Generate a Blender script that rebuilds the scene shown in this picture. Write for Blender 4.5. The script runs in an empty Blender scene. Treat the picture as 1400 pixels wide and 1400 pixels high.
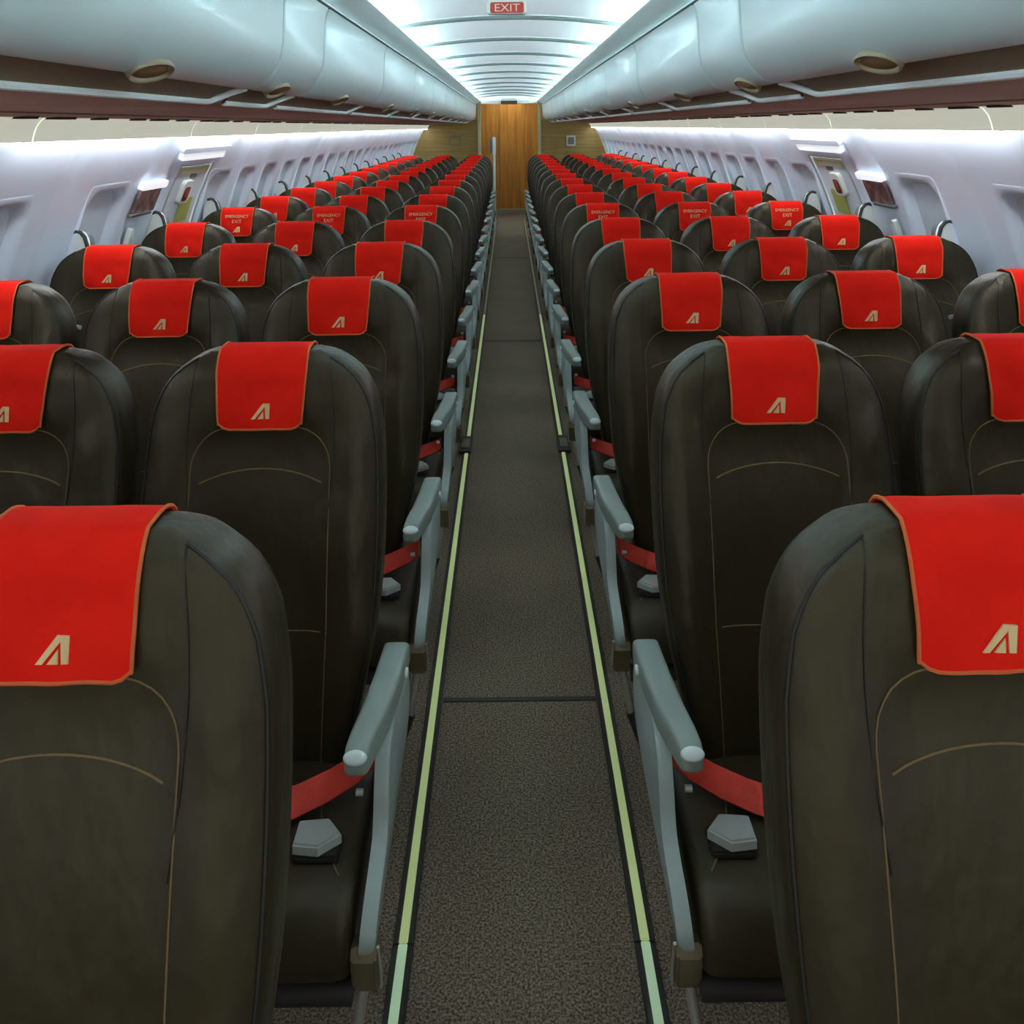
import bpy, bmesh, math, random
from mathutils import Vector, Matrix
from mathutils.bvhtree import BVHTree

SC = bpy.context.scene
COL = SC.collection
PI = math.pi
rnd = random.Random(7)

# ------------------------------------------------------------------ materials
def mat(name, color, rough=0.5, metal=0.0, spec=0.5, emit=None, estr=0.0, bump=None, coat=0.0, sheen=0.0):
    m = bpy.data.materials.new(name); m.use_nodes = True
    nt = m.node_tree; b = nt.nodes['Principled BSDF']
    b.inputs['Base Color'].default_value = (*color, 1)
    b.inputs['Roughness'].default_value = rough
    b.inputs['Metallic'].default_value = metal
    b.inputs['Specular IOR Level'].default_value = spec
    if coat: b.inputs['Coat Weight'].default_value = coat
    if sheen: b.inputs['Sheen Weight'].default_value = sheen
    if emit:
        b.inputs['Emission Color'].default_value = (*emit, 1)
        b.inputs['Emission Strength'].default_value = estr
    if bump:
        scale, strength, dist, stretch = bump
        tc = nt.nodes.new('ShaderNodeTexCoord'); mp = nt.nodes.new('ShaderNodeMapping')
        mp.inputs['Scale'].default_value = stretch
        n = nt.nodes.new('ShaderNodeTexNoise'); n.inputs['Scale'].default_value = scale
        n.inputs['Detail'].default_value = 4
        bp = nt.nodes.new('ShaderNodeBump'); bp.inputs['Strength'].default_value = strength
        bp.inputs['Distance'].default_value = dist
        nt.links.new(tc.outputs['Object'], mp.inputs['Vector'])
        nt.links.new(mp.outputs['Vector'], n.inputs['Vector'])
        nt.links.new(n.outputs['Fac'], bp.inputs['Height'])
        nt.links.new(bp.outputs['Normal'], b.inputs['Normal'])
    return m

def vary(m, c0, c1, scale, stretch=(1, 1, 1), detail=4, lo=0.35, hi=0.65):
    nt = m.node_tree; b = nt.nodes['Principled BSDF']
    tc = nt.nodes.new('ShaderNodeTexCoord'); mp = nt.nodes.new('ShaderNodeMapping')
    mp.inputs['Scale'].default_value = stretch
    n = nt.nodes.new('ShaderNodeTexNoise'); n.inputs['Scale'].default_value = scale; n.inputs['Detail'].default_value = detail
    r = nt.nodes.new('ShaderNodeValToRGB')
    r.color_ramp.elements[0].position = lo; r.color_ramp.elements[1].position = hi
    r.color_ramp.elements[0].color = (*c0, 1); r.color_ramp.elements[1].color = (*c1, 1)
    nt.links.new(tc.outputs['Object'], mp.inputs['Vector']); nt.links.new(mp.outputs['Vector'], n.inputs['Vector'])
    nt.links.new(n.outputs['Fac'], r.inputs['Fac']); nt.links.new(r.outputs['Color'], b.inputs['Base Color'])
    return m

M = {}
M['leather'] = vary(mat('dark_leather', (.03, .028, .02), .42, spec=.55, bump=(8, .45, .035, (1, 1, .5))), (.0185, .0142, .0045), (.0285, .023, .009), 3.5)
M['leather_cushion'] = vary(mat('cushion_leather', (.03, .028, .02), .45, spec=.5, bump=(14, .2, .01, (1, 1, 1))), (.025, .0195, .0085), (.036, .029, .014), 4)
for k in ('leather', 'leather_cushion'): M[k].node_tree.nodes['Principled BSDF'].inputs['Specular Tint'].default_value = (1, .93, .74, 1)
M['seam'] = mat('tan_thread', (.17, .115, .05), .8)
M['dark_seam'] = mat('dark_piping', (.010, .010, .007), .5)
M['red'] = vary(mat('red_cloth', (.85, .014, .006), .85, spec=.15, bump=(160, .2, .002, (1, 1, 1))), (.80, .012, .004), (.92, .017, .006), 12)
M['orange'] = mat('orange_piping', (.62, .14, .045), .8, spec=.2)
M['gold'] = mat('gold_print', (.80, .56, .28), .7)
M['belt'] = vary(mat('red_webbing', (.5, .03, .015), .7, bump=(220, .4, .002, (1, 1, 1))), (.60, .035, .016), (.78, .055, .028), 25)
M['arm'] = mat('blue_grey_plastic', (.26, .32, .28), .45)
M['arm_cap'] = mat('pale_cap_plastic', (.70, .80, .78), .35)
M['side'] = mat('side_panel_plastic', (.34, .42, .39), .42)
M['bracket'] = mat('bronze_metal', (.20, .16, .10), .4, metal=.5)
M['steel'] = mat('pale_steel', (.55, .56, .52), .35, metal=.6)
M['buckle'] = mat('buckle_metal', (.50, .54, .50), .35, metal=.35)
M['black'] = mat('black_plastic', (.012, .011, .009), .6)
M['frame'] = mat('seat_frame_metal', (.03, .028, .025), .5)
M['shell_white'] = mat('cream_plastic', (.80, .85, .80), .45)
M['shell_grey'] = mat('grey_plastic', (.12, .14, .15), .45)
M['wall'] = mat('sidewall_plastic', (.77, .86, .98), .5, bump=(3, .1, .01, (1, 1, 1)))
M['blind'] = mat('window_blind', (.60, .68, .75), .5)
M['bin'] = mat('bin_plastic', (.62, .73, .72), .36, coat=.1)
M['bin_under'] = mat('bin_grip_plastic', (.22, .165, .105), .6)
M['lip'] = mat('bin_lip_plastic', (.92, .97, .96), .35)
M['latch_rim'] = mat('latch_rim_plastic', (.36, .30, .18), .5)
M['latch_cup'] = mat('latch_cup_plastic', (.24, .16, .075), .55)
M['psu'] = vary(mat('service_panel_red_bounce', (.2, .085, .06), .75, spec=.15), (.40, .20, .14), (.52, .28, .20), 2.5, (1, .4, 1))  # shade and red bounce from the seats put into the panel colour
M['rail'] = mat('cove_rail_plastic', (.78, .90, .88), .45)
M['groove'] = mat('shadow_gap', (.03, .04, .04), .7)
M['ceil'] = mat('ceiling_plastic_glow', (.78, .86, .90), .5, emit=(.85, .94, 1.0), estr=.13)  # even glow put into the plastic to brighten the ceiling, no lamp of its own
M['ceil_lip'] = mat('ceiling_joint', (.17, .22, .21), .5)
M['valance'] = mat('valance_plastic', (.72, .76, .64), .5, emit=(.86, .92, .76), estr=.24)
M['tube'] = mat('cove_tube', (1, 1, 1), .5, emit=(.86, .96, 1.0), estr=12)
M['side_tube'] = mat('valance_tube', (1, 1, 1), .5, emit=(.93, .96, 1.0), estr=9)
M['lamp'] = mat('lamp_strip', (.9, .95, 1), .5, emit=(.9, .95, 1), estr=.35)
M['vest'] = mat('vestibule_added_glow', (.8, .85, .85), .5, emit=(1, .97, .9), estr=1.9)  # glow added to the vestibule ceiling to brighten the far door
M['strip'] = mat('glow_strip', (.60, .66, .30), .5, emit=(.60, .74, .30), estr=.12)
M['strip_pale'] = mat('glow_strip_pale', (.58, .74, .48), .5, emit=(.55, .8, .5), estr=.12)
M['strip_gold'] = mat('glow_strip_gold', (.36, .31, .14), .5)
M['chan'] = mat('strip_channel', (.022, .022, .013), .6)
M['frame_trim'] = mat('partition_edge', (.48, .46, .28), .5)
M['partition'] = vary(mat('partition_laminate', (.3, .22, .07), .5), (.23, .145, .030), (.32, .22, .058), 3, (.5, 1, 9))
M['wood'] = vary(mat('door_wood', (.4, .2, .04), .5), (.38, .15, .012), (.58, .26, .028), 4, (6, 1, .35))
M['white_plain'] = mat('white_plastic', (.75, .78, .74), .5)
M['sign_dark'] = mat('sign_dark', (.06, .05, .02), .5)
M['sign_white'] = mat('sign_white', (.62, .66, .62), .5)
M['sign_red'] = mat('sign_red', (.42, .035, .03), .5)
M['placard_brown'] = vary(mat('placard_brown', (.16, .09, .08), .5), (.09, .05, .045), (.34, .22, .20), 22, (1, 1, 1), 3)
M['placard_yellow'] = vary(mat('placard_yellow', (.5, .5, .12), .5), (.44, .52, .16), (.56, .50, .08), 16)
M['pale_yellow'] = mat('pale_yellow', (.62, .66, .42), .5)
M['seal'] = mat('hatch_seal_rubber', (.34, .42, .40), .6)
M['rim'] = mat('fairing_rim_plastic', (.035, .042, .042), .55)
M['hatch'] = mat('hatch_plastic', (.72, .80, .86), .5)
M['baseboard'] = mat('baseboard_plastic', (.30, .28, .23), .5)

def carpet():
    m = mat('carpet', (.06, .052, .042), .95, spec=.1)
    nt = m.node_tree; b = nt.nodes['Principled BSDF']
    tc = nt.nodes.new('ShaderNodeTexCoord')
    n = nt.nodes.new('ShaderNodeTexNoise'); n.inputs['Scale'].default_value = 210; n.inputs['Detail'].default_value = 5; n.inputs['Roughness'].default_value = .65
    n2 = nt.nodes.new('ShaderNodeTexNoise'); n2.inputs['Scale'].default_value = 3; n2.inputs['Detail'].default_value = 3
    r = nt.nodes.new('ShaderNodeValToRGB')
    r.color_ramp.elements[0].position = .41; r.color_ramp.elements[1].position = .61
    r.color_ramp.elements[0].color = (.090, .070, .044, 1); r.color_ramp.elements[1].color = (.40, .325, .225, 1)
    mx = nt.nodes.new('ShaderNodeMixRGB'); mx.blend_type = 'MULTIPLY'; mx.inputs['Fac'].default_value = .35
    bp = nt.nodes.new('ShaderNodeBump'); bp.inputs['Strength'].default_value = .5; bp.inputs['Distance'].default_value = .004
    L = nt.links.new
    L(tc.outputs['Object'], n.inputs['Vector']); L(tc.outputs['Object'], n2.inputs['Vector'])
    L(n.outputs['Fac'], r.inputs['Fac']); L(r.outputs['Color'], mx.inputs['Color1']); L(n2.outputs['Fac'], mx.inputs['Color2'])
    L(mx.outputs['Color'], b.inputs['Base Color']); L(n.outputs['Fac'], bp.inputs['Height']); L(bp.outputs['Normal'], b.inputs['Normal'])
    return m
M['carpet'] = carpet()

# ------------------------------------------------------------------ mesh helpers
def mesh(name, verts, faces, m, smooth=False):
    me = bpy.data.meshes.new(name)
    me.from_pydata([tuple(v) for v in verts], [], faces)
    bm = bmesh.new(); bm.from_mesh(me)
    bmesh.ops.recalc_face_normals(bm, faces=bm.faces)
    bm.to_mesh(me); bm.free()
    me.materials.append(m)
    if smooth:
        for p in me.polygons: p.use_smooth = True
        if smooth != 'all': me.set_sharp_from_angle(angle=math.radians(smooth if smooth > 1 else 40))
    return me

def add(name, me, parent=None, loc=(0, 0, 0)):
    o = bpy.data.objects.new(name, me); COL.objects.link(o); o.location = loc
    if parent: o.parent = parent
    return o

def empty(name, loc=(0, 0, 0)):
    o = bpy.data.objects.new(name, None); COL.objects.link(o); o.location = loc; o.empty_display_size = .1
    return o

def tag(o, label=None, cat=None, group=None, kind=None):
    if label: o['label'] = label
    if cat: o['category'] = cat
    if group: o['group'] = group
    if kind: o['kind'] = kind
    return o

def join(*parts):
    V, F = [], []
    for v, f in parts:
        n = len(V); V += list(v); F += [tuple(i + n for i in q) for q in f]
    return V, F

def box(x0, x1, y0, y1, z0, z1, bev=0.0, seg=2):
    bm = bmesh.new(); bmesh.ops.create_cube(bm, size=1)
    for v in bm.verts:
        v.co = Vector(((x0 + x1) / 2 + v.co.x * (x1 - x0), (y0 + y1) / 2 + v.co.y * (y1 - y0), (z0 + z1) / 2 + v.co.z * (z1 - z0)))
    if bev: bmesh.ops.bevel(bm, geom=list(bm.edges), offset=bev, segments=seg, affect='EDGES')
    r = bmdata(bm); bm.free(); return r

def bmdata(bm):
    bm.verts.index_update()
    return [v.co.copy() for v in bm.verts], [tuple(v.index for v in f.verts) for f in bm.faces]

def loft(rings, closed=True, cap=True):
    n = len(rings[0]); V = [v for r in rings for v in r]; F = []
    for i in range(len(rings) - 1):
        for j in range(n if closed else n - 1):
            k = (j + 1) % n
            F.append((i * n + j, i * n + k, (i + 1) * n + k, (i + 1) * n + j))
    if cap and closed:
        F.append(tuple(range(n))); F.append(tuple((len(rings) - 1) * n + j for j in range(n)))
    return V, F

def tube(pts, r, n=8, cap=True):
    pts = [Vector(p) for p in pts]; rings = []
    up = None
    for i, p in enumerate(pts):
        a = pts[max(i - 1, 0)]; b = pts[min(i + 1, len(pts) - 1)]
        d = (b - a)
        if d.length < 1e-9: d = Vector((0, 0, 1))
        d.normalize()
        if up is None:
            up = Vector((0, 0, 1)) if abs(d.z) < .9 else Vector((1, 0, 0))
        s = d.cross(up); s.normalize(); up = s.cross(d); up.normalize()
        rings.append([p + (s * math.cos(t) + up * math.sin(t)) * r for t in (2 * PI * k / n for k in range(n))])
    return loft(rings, True, cap)

def prism(poly, x0, x1, bev=0.0, seg=2, axis='x'):
    """poly: (a,b) points in the plane across the axis"""
    bm = bmesh.new()
    def P(t, a, b): return (t, a, b) if axis == 'x' else ((a, t, b) if axis == 'y' else (a, b, t))
    v0 = [bm.verts.new(P(x0, *p)) for p in poly]; v1 = [bm.verts.new(P(x1, *p)) for p in poly]
    f0 = bm.faces.new(v0); f1 = bm.faces.new(v1[::-1]); n = len(poly)
    for i in range(n): bm.faces.new((v0[i], v1[i], v1[(i + 1) % n], v0[(i + 1) % n]))
    if bev:
        e = list(set(f0.edges) | set(f1.edges))
        bmesh.ops.recalc_face_normals(bm, faces=bm.faces)
        bmesh.ops.bevel(bm, geom=e, offset=bev, segments=seg, affect='EDGES')
    r = bmdata(bm); bm.free(); return r

def smoothpoly(pts, it=2):
    for _ in range(it):
        q = []
        for i in range(len(pts)):
            a, b = pts[i], pts[(i + 1) % len(pts)]
            q.append(tuple(.75 * x + .25 * y for x, y in zip(a, b))); q.append(tuple(.25 * x + .75 * y for x, y in zip(a, b)))
        pts = q
    return pts

def mirx(d, sx):
    return d if sx > 0 else ([Vector((-v[0], v[1], v[2])) for v in d[0]], d[1])

def interp(tab, x):
    if x <= tab[0][0]: return tab[0][1]
    for (a, b), (c, d) in zip(tab, tab[1:]):
        if x <= c:
            t = (x - a) / (c - a); return b + (d - b) * t
    return tab[-1][1]

def csmooth(tab, n=60):
    """monotone-ish Catmull-Rom resampling of a table"""
    out = []
    for i in range(len(tab) - 1):
        p0 = tab[max(i - 1, 0)]; p1 = tab[i]; p2 = tab[i + 1]; p3 = tab[min(i + 2, len(tab) - 1)]
        for k in range(6):
            t = k / 6
            f = lambda a, b, c, d: .5 * (2 * b + (c - a) * t + (2 * a - 5 * b + 4 * c - d) * t * t + (3 * b - a - 3 * c + d) * t ** 3)
            out.append((p1[0] + (p2[0] - p1[0]) * t, f(p0[1], p1[1], p2[1], p3[1])))
    out.append(tab[-1]); return out

# ------------------------------------------------------------------ layout
PITCH = .713; Z1 = .921; NROW = 17
TOP = 1.139                     # top of the seat backs
SX = (-1.376, -.916, -.456, .456, .916, 1.376)
YB, YE = -1.6, 14.7             # the shell runs from behind the camera to the end partition
WALLR, WALLC = 1.67, .62
def wx(h): return math.sqrt(WALLR ** 2 - (h - WALLC) ** 2)

# ------------------------------------------------------------------ seat
W_TAB = csmooth([(0, .100), (.012, .128), (.025, .150), (.045, .172), (.07, .188), (.10, .200), (.16, .210), (.28, .214), (.40, .210), (.50, .197), (.60, .176), (.70, .158), (.78, .150)])
T_TAB = csmooth([(0, .050), (.006, .066), (.016, .080), (.04, .094), (.10, .105), (.3, .115), (.5, .12), (.78, .12)])
def yfront(dh):
    return -.05 - .084 * (dh / .675) - .018 * math.sin(PI * min(max((dh - .18) / .5, 0), 1)) + .012 * math.exp(-((dh - .0) / .02) ** 2)
def backrest_data():
    levels = [0, .002, .005, .009, .014, .02, .028, .038, .05, .065, .08, .1, .12, .145, .17, .2, .235, .27, .31, .35, .39, .43, .47, .51, .55, .59, .63, .67, .71, .75]
    N = 76; rings = []
    for dh in levels:
        w = interp(W_TAB, dh); t = interp(T_TAB, dh); yf = yfront(dh); ring = []
        e = 2 / 7.0; dense = []
        for k in range(720):
            a = 2 * PI * k / 720; c, s = math.cos(a), math.sin(a)
            dense.append((w * math.copysign(abs(c) ** e, c), t / 2 * math.copysign(abs(s) ** e, s)))
        L = [0]
        for p, q in zip(dense, dense[1:] + dense[:1]): L.append(L[-1] + math.hypot(q[0] - p[0], q[1] - p[1]))
        j = 0
        for k in range(N):
            tgt = L[-1] * k / N
            while L[j + 1] < tgt: j += 1
            f = (tgt - L[j]) / max(L[j + 1] - L[j], 1e-9); p, q = dense[j], dense[(j + 1) % 720]
            x = p[0] + (q[0] - p[0]) * f; y = p[1] + (q[1] - p[1]) * f
            yy = yf + t / 2 + y
            if y < -.25 * t:   # front: side bolsters stand proud of the recessed centre panel
                q_ = abs(x) / .125; g = min(max((dh - .11) / .05, 0), 1)
                yy += .011 * (1 - min(q_, 1) ** 6) * g
                if q_ > 1:
                    v = min((q_ - 1) / .6, 1)
                    yy -= .010 * math.sin(PI * v) * g
                    # soft creases on the outer bolsters
                    yy += .0030 * math.sin(PI * v) * math.sin(dh * 80 + x * 70 + 2 * math.sin(dh * 21)) * g
            ring.append(Vector((x, yy, TOP - dh)))
        rings.append(ring)
    # closed crown
    r0 = rings[0]; c = sum(r0, Vector()) / N
    crown = [[c + (v - c) * f + Vector((0, 0, .003 * (1 - f))) for v in r0] for f in (.3, .7)]
    return loft(crown + rings)
BK = backrest_data()
BK_ME = mesh('backrest', BK[0], BK[1], M['leather'], 'all')
BVH = BVHTree.FromPolygons(BK[0], [tuple(f) for f in BK[1]])
def on_front(x, h, off=0.0, bvh=BVH):
    hit, nrm, i, d = bvh.ray_cast(Vector((x, -1, h)), Vector((0, 1, 0)))
    if hit is None: return None
    return hit + Vector((0, -1, 0)) * off

def front_line(pts, r, off=0.0004):
    q = [on_front(x, h, off) for x, h in pts]
    return tube([p for p in q if p is not None], r, 6)

def seg(p, q, n=10): return [(p[0] + (q[0] - p[0]) * i / n, p[1] + (q[1] - p[1]) * i / n) for i in range(n + 1)]
def arcpts(cx, cz, r, a0, a1, n=8): return [(cx + r * math.cos(a0 + (a1 - a0) * i / n), cz + r * math.sin(a0 + (a1 - a0) * i / n)) for i in range(n + 1)]

FLAP = .131
pw, pt = .123, TOP - FLAP + .003       # centre panel half width and the top of its stitched arch
arch = [(-.112, TOP - .74)] + seg((-.112, TOP - .70), (-pw, TOP - .45), 8) + seg((-pw, TOP - .43), (-pw, pt - .075), 8) + arcpts(-pw + .07, pt - .07, .07, PI, PI / 2) + \
    arcpts(pw - .07, pt - .07, .07, PI / 2, 0) + seg((pw, pt - .075), (pw, TOP - .43), 8) + seg((pw, TOP - .45), (.112, TOP - .70), 8)
arc2 = [(x, TOP - .222 + .022 * (1 - (x / .108) ** 2)) for x in [-.108 + .216 * i / 16 for i in range(17)]]
low = seg((-.112, TOP - .46), (.112, TOP - .46), 10)
STITCH = mesh('stitching', *join(front_line(arch, .0011), front_line(arc2, .0014), front_line(low, .001)), M['seam'], True)
edge_l = [(-(interp(W_TAB, d) - .007), TOP - d) for d in (.011, .014, .018, .024, .032, .042, .06, .08, .1, .13, .16, .2, .25, .3, .35, .4, .45, .5, .55, .6, .66)]
edge_r = [(-x, h) for x, h in edge_l]
inner_l = [(-.118 - .012 * math.sin(PI * min(d / .3, 1)), TOP - d) for d in (.010, .015, .02, .04, .07, .1, .14, .18, .22, .26, .3)]
inner_r = [(-x, h) for x, h in inner_l]
EDGE = mesh('edge_piping', *join(front_line(edge_l, .0026), front_line(edge_r, .0026), front_line(inner_l, .0012), front_line(inner_r, .0012)), M['dark_seam'], True)

# red headrest cover draped over the top of the backrest
def cover_path(x):
    P = []
    for k in range(12):                                     # front flap, from the hem upwards
        h = TOP - FLAP + (FLAP - .03) * k / 11
        hit, nrm, i, d = BVH.ray_cast(Vector((x, -1, h)), Vector((0, 1, 0)))
        P.append((hit, Vector((0, -1, .1)).normalized()))
    c = Vector((x, yfront(.03) + .05, TOP - .03))
    for k in range(1, 12):                                  # over the crown
        a = PI * k / 12; d = Vector((0, -math.cos(a), math.sin(a)))
        hit, nrm, i, dd = BVH.ray_cast(c + d * .5, -d)
        P.append((hit, d))
    for k in range(4):                                      # short flap behind
        h = TOP - .03 - .02 * k
        hit, nrm, i, d = BVH.ray_cast(Vector((x, 1, h)), Vector((0, -1, 0)))
        P.append((hit, Vector((0, 1, 0))))
    return P
def make_cover(seed):
    r = random.Random(seed); nx = 17; ph = [r.uniform(0, 6) for _ in range(4)]; am = r.uniform(.6, 1.5)
    sk = r.uniform(-.004, .004); cols = []
    for i in range(nx):
        u = -1 + 2 * i / (nx - 1); hw = .080
        path = cover_path(u * hw); out = []
        for k, (p, n) in enumerate(path):
            f = max(0, 1 - k / 11)                          # 1 at the hem
            q = p.copy(); q.x = p.x * (1 - .085 * f) + sk * f
            if k == 0 and abs(u) == 1: q.z += .011           # rounded hem corners
            elif k == 0 and abs(u) > .86: q.z += .003
            wr = .0012 * am * (math.sin(u * 5 + q.z * 70 + ph[0]) + .7 * math.sin(u * 9 - q.z * 40 + ph[1])) * min(1, f * 2 + .2)
            out.append(q + n * (.0062 + wr))
        cols.append(out)
    nk = len(cols[0])
    V = [p for c in cols for p in c]; F = []
    for i in range(nx - 1):
        for k in range(nk - 1): F.append((i * nk + k, (i + 1) * nk + k, (i + 1) * nk + k + 1, i * nk + k + 1))
    outer = (V, F)
    n0 = len(V); norms = [n for i in range(nx) for (p, n) in cover_path(-.080 + .160 * i / (nx - 1))]
    V2 = V + [v - n * .003 for v, n in zip(V, norms)]
    F2 = F + [tuple(j + n0 for j in f[::-1]) for f in F]
    rim = [0 * nk + k for k in range(nk)] + [i * nk + nk - 1 for i in range(1, nx)] + [(nx - 1) * nk + k for k in range(nk - 2, -1, -1)] + [i * nk for i in range(nx - 2, 0, -1)]
    for a, b in zip(rim, rim[1:] + rim[:1]): F2.append((a, b, b + n0, a + n0))
    me = mesh('headrest_cover', V2, F2, M['red'], 50)
    lp = [V[j] for j in rim]
    pip = mesh('piping', *tube(lp + [lp[0]], .0021, 6), M['orange'], True)
    bv = BVHTree.FromPolygons(V, F)
    # the slanted letter A: two strokes and the short inner wedge
    lw, lh = .033, .0265; z0 = TOP - FLAP + .020; x0 = -lw / 2
    polys = [[(0, 0), (.20, 0), (.74, .80), (.76, 1.0), (.62, 1.0)], [(.76, 1.0), (.74, .80), (.76, 0), (.96, 0), (1.0, 1.0)], [(.34, 0), (.66, .52), (.66, 0)]]
    LV, LF = [], []
    for pl in polys:
        n = len(LV)
        for off in (.0022, .0004):
            for a, b in pl:
                p = on_front(x0 + a * lw, z0 + b * lh, off, bv); LV.append(p)
        m_ = len(pl)
        LF.append(tuple(range(n, n + m_))); LF.append(tuple(range(n + 2 * m_ - 1, n + m_ - 1, -1)))
        for i in range(m_): LF.append((n + i, n + (i + 1) % m_, n + m_ + (i + 1) % m_, n + m_ + i))
    logo = mesh('logo', LV, LF, M['gold'])
    return me, pip, logo, bv
COVERS = [make_cover(s) for s in (3, 8, 15, 21)]

def text_data(s, size, align='CENTER', ext=0.0):
    cu = bpy.data.curves.new('lettering', 'FONT'); cu.body = s; cu.size = size; cu.align_x = align; cu.extrude = ext; cu.resolution_u = 3
    o = bpy.data.objects.new('lettering', cu); COL.objects.link(o)
    dg = bpy.context.evaluated_depsgraph_get(); dg.update()
    ev = o.evaluated_get(dg); me = ev.to_mesh()
    V = [v.co.copy() for v in me.vertices]; F = [tuple(p.vertices) for p in me.polygons]
    ev.to_mesh_clear(); bpy.data.objects.remove(o); bpy.data.curves.remove(cu)
    return V, F
def cover_text(bv):
    parts = []
    for s, size, z in (('EMERGENCY', .0205, TOP - .040), ('EXIT', .024, TOP - .066)):
        V, F = text_data(s, size)
        V = [on_front(v.x, z + v.y, .0016, bv) or Vector((v.x, 0, z)) for v in V]
        parts.append((V, F))
    return mesh('lettering', *join(*parts), M['gold'])
TEXTS = [cover_text(c[3]) for c in COVERS]

# cushion
def cushion_data():
    prof = smoothpoly([(-.405, .355), (-.428, .375), (-.430, .43), (-.405, .468), (-.34, .478), (-.20, .474), (-.085, .462), (-.075, .40), (-.085, .355)], 2)
    cy = sum(p[0] for p in prof) / len(prof); cz = sum(p[1] for p in prof) / len(prof); rings = []
    hw = .214
    for x, f in ((-1, .80), (-.985, .90), (-.95, .965), (-.9, .99), (-.6, 1), (0, 1), (.6, 1), (.9, .99), (.95, .965), (.985, .90), (1, .80)):
        dip = -.004 * (1 - x * x)
        rings.append([Vector((x * hw, cy + (a - cy) * (1 - (1 - f) * .35), cz + (b - cz) * f + (dip if b > cz else 0))) for a, b in prof])
    return loft(rings)
CU = cushion_data()
CUSH = mesh('cushion', CU[0], CU[1], M['leather_cushion'], 'all')
CBVH = BVHTree.FromPolygons(CU[0], CU[1])
def on_top(x, y, off):
    hit, n, i, d = CBVH.ray_cast(Vector((x, y, 2)), Vector((0, 0, -1)))
    return (hit + Vector((0, 0, off))) if hit else Vector((x, y, .47 + off))
cs = []
for s in (1, -1):
    pts = [(s * (.135 + .055 * (t ** 2)), -.20 - .17 * t) for t in [i / 12 for i in range(13)]]
    cs.append(tube([on_top(x, y, .0003) for x, y in pts], .0013, 6))
CSTITCH = [mesh('stitching', *c_, M['seam'], True) for c_ in cs]

# belt
def ribbon(pts, wdir, w, th=.002):
    rings = []
    for p in pts:
        p = Vector(p); d = Vector(wdir).normalized() * w / 2; n = d.cross(Vector((1, 0, 0))).normalized() * th
        rings.append([p - d - n, p + d - n, p + d + n, p - d + n])
    return loft(rings)
def strap(sx):
    pts = [(.212, -.165, .505), (.19, -.20, .505), (.15, -.235, .502), (.105, -.262, .498), (.06, -.28, .494), (.0, -.292, .492), (-.05, -.30, .490)]
    return mirx(ribbon(pts, (0, -.72, -.60), .044), sx)
def buckle(sx):
    pl = [(-.034, -.022), (.004, -.027), (.034, -.002), (.010, .028), (-.034, .024)]
    pl = [(sx * (a + .152), b - .325) for a, b in pl]
    if sx < 0: pl = pl[::-1]
    return prism(pl, .482, .500, .003, 2, 'z')
STRAP = {s: mesh('belt_strap', *strap(s), M['belt'], 35) for s in (1, -1)}
BUCK = {s: mesh('belt_buckle', *buckle(s), M['buckle'], 35) for s in (1, -1)}
TONG = {s: mesh('buckle_base', *mirx(box(.118, .185, -.352, -.300, .4735, .4845, .003), s), M['black'], 35) for s in (1, -1)}

# aisle armrest, side panel, bracket, legs (built with the aisle on +x, mirrored for the other side)
def rrect(cx, y, cz, hw, hh, n=28, e=5):
    out = []
    for k in range(n):
        a = 2 * PI * k / n; c, s = math.cos(a), math.sin(a)
        out.append(Vector((cx + hw * math.copysign(abs(c) ** (2 / e), c), y, cz + hh * math.copysign(abs(s) ** (2 / e), s))))
    return out
def armrest_data():
    st = [(-.112, .243, .018, .640, .014), (-.118, .243, .0225, .639, .020), (-.20, .238, .0225, .637, .0215), (-.28, .2305, .0222, .635, .022), (-.325, .2210, .0205, .632, .0215),
          (-.352, .2165, .0190, .630, .0200), (-.364, .2150, .0170, .6285, .0170), (-.371, .2145, .013, .627, .012), (-.374, .2143, .007, .626, .007)]
    return loft([rrect(cx, y, cz, hw, hh) for y, cx, hw, cz, hh in st])
def cap_data():
    V, F = [], []
    rings = []
    for r, d in ((1.0, 0), (.95, .0022), (.8, .0036), (.4, .0045), (.05, .0047)):
        rings.append([Vector((.2148 + .0175 * r * math.cos(a), -.3685 - d - .001 + .006 * r * math.sin(a), .6400 + d * .8 + .0078 * r * math.sin(a))) for a in [2 * PI * k / 20 for k in range(20)]])
    return loft(rings)
def side_panel_data():
    pl = [(-.075, .635), (-.23, .625), (-.295, .612), (-.318, .56), (-.330, .51), (-.355, .482), (-.398, .462), (-.424, .432), (-.424, .402), (-.395, .392), (-.26, .415), (-.12, .445), (-.04, .475), (-.035, .56)]
    pl = smoothpoly(pl, 2)
    rings = []
    cy = sum(p[0] for p in pl) / len(pl); cz = sum(p[1] for p in pl) / len(pl)
    for x, f in ((.233, 1), (.241, 1), (.248, .985), (.252, .955), (.255, .90)):
        rings.append([Vector((x, a + (cy - a) * (1 - f) * .25, b + (.47 - b) * (1 - f) * (1.0 if b < .47 else .35))) for a, b in pl])
    for r in rings:
        for v in r: v.x -= max(0, .50 - v.z) * .08
    return loft(rings)
AISLE = {}
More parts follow.
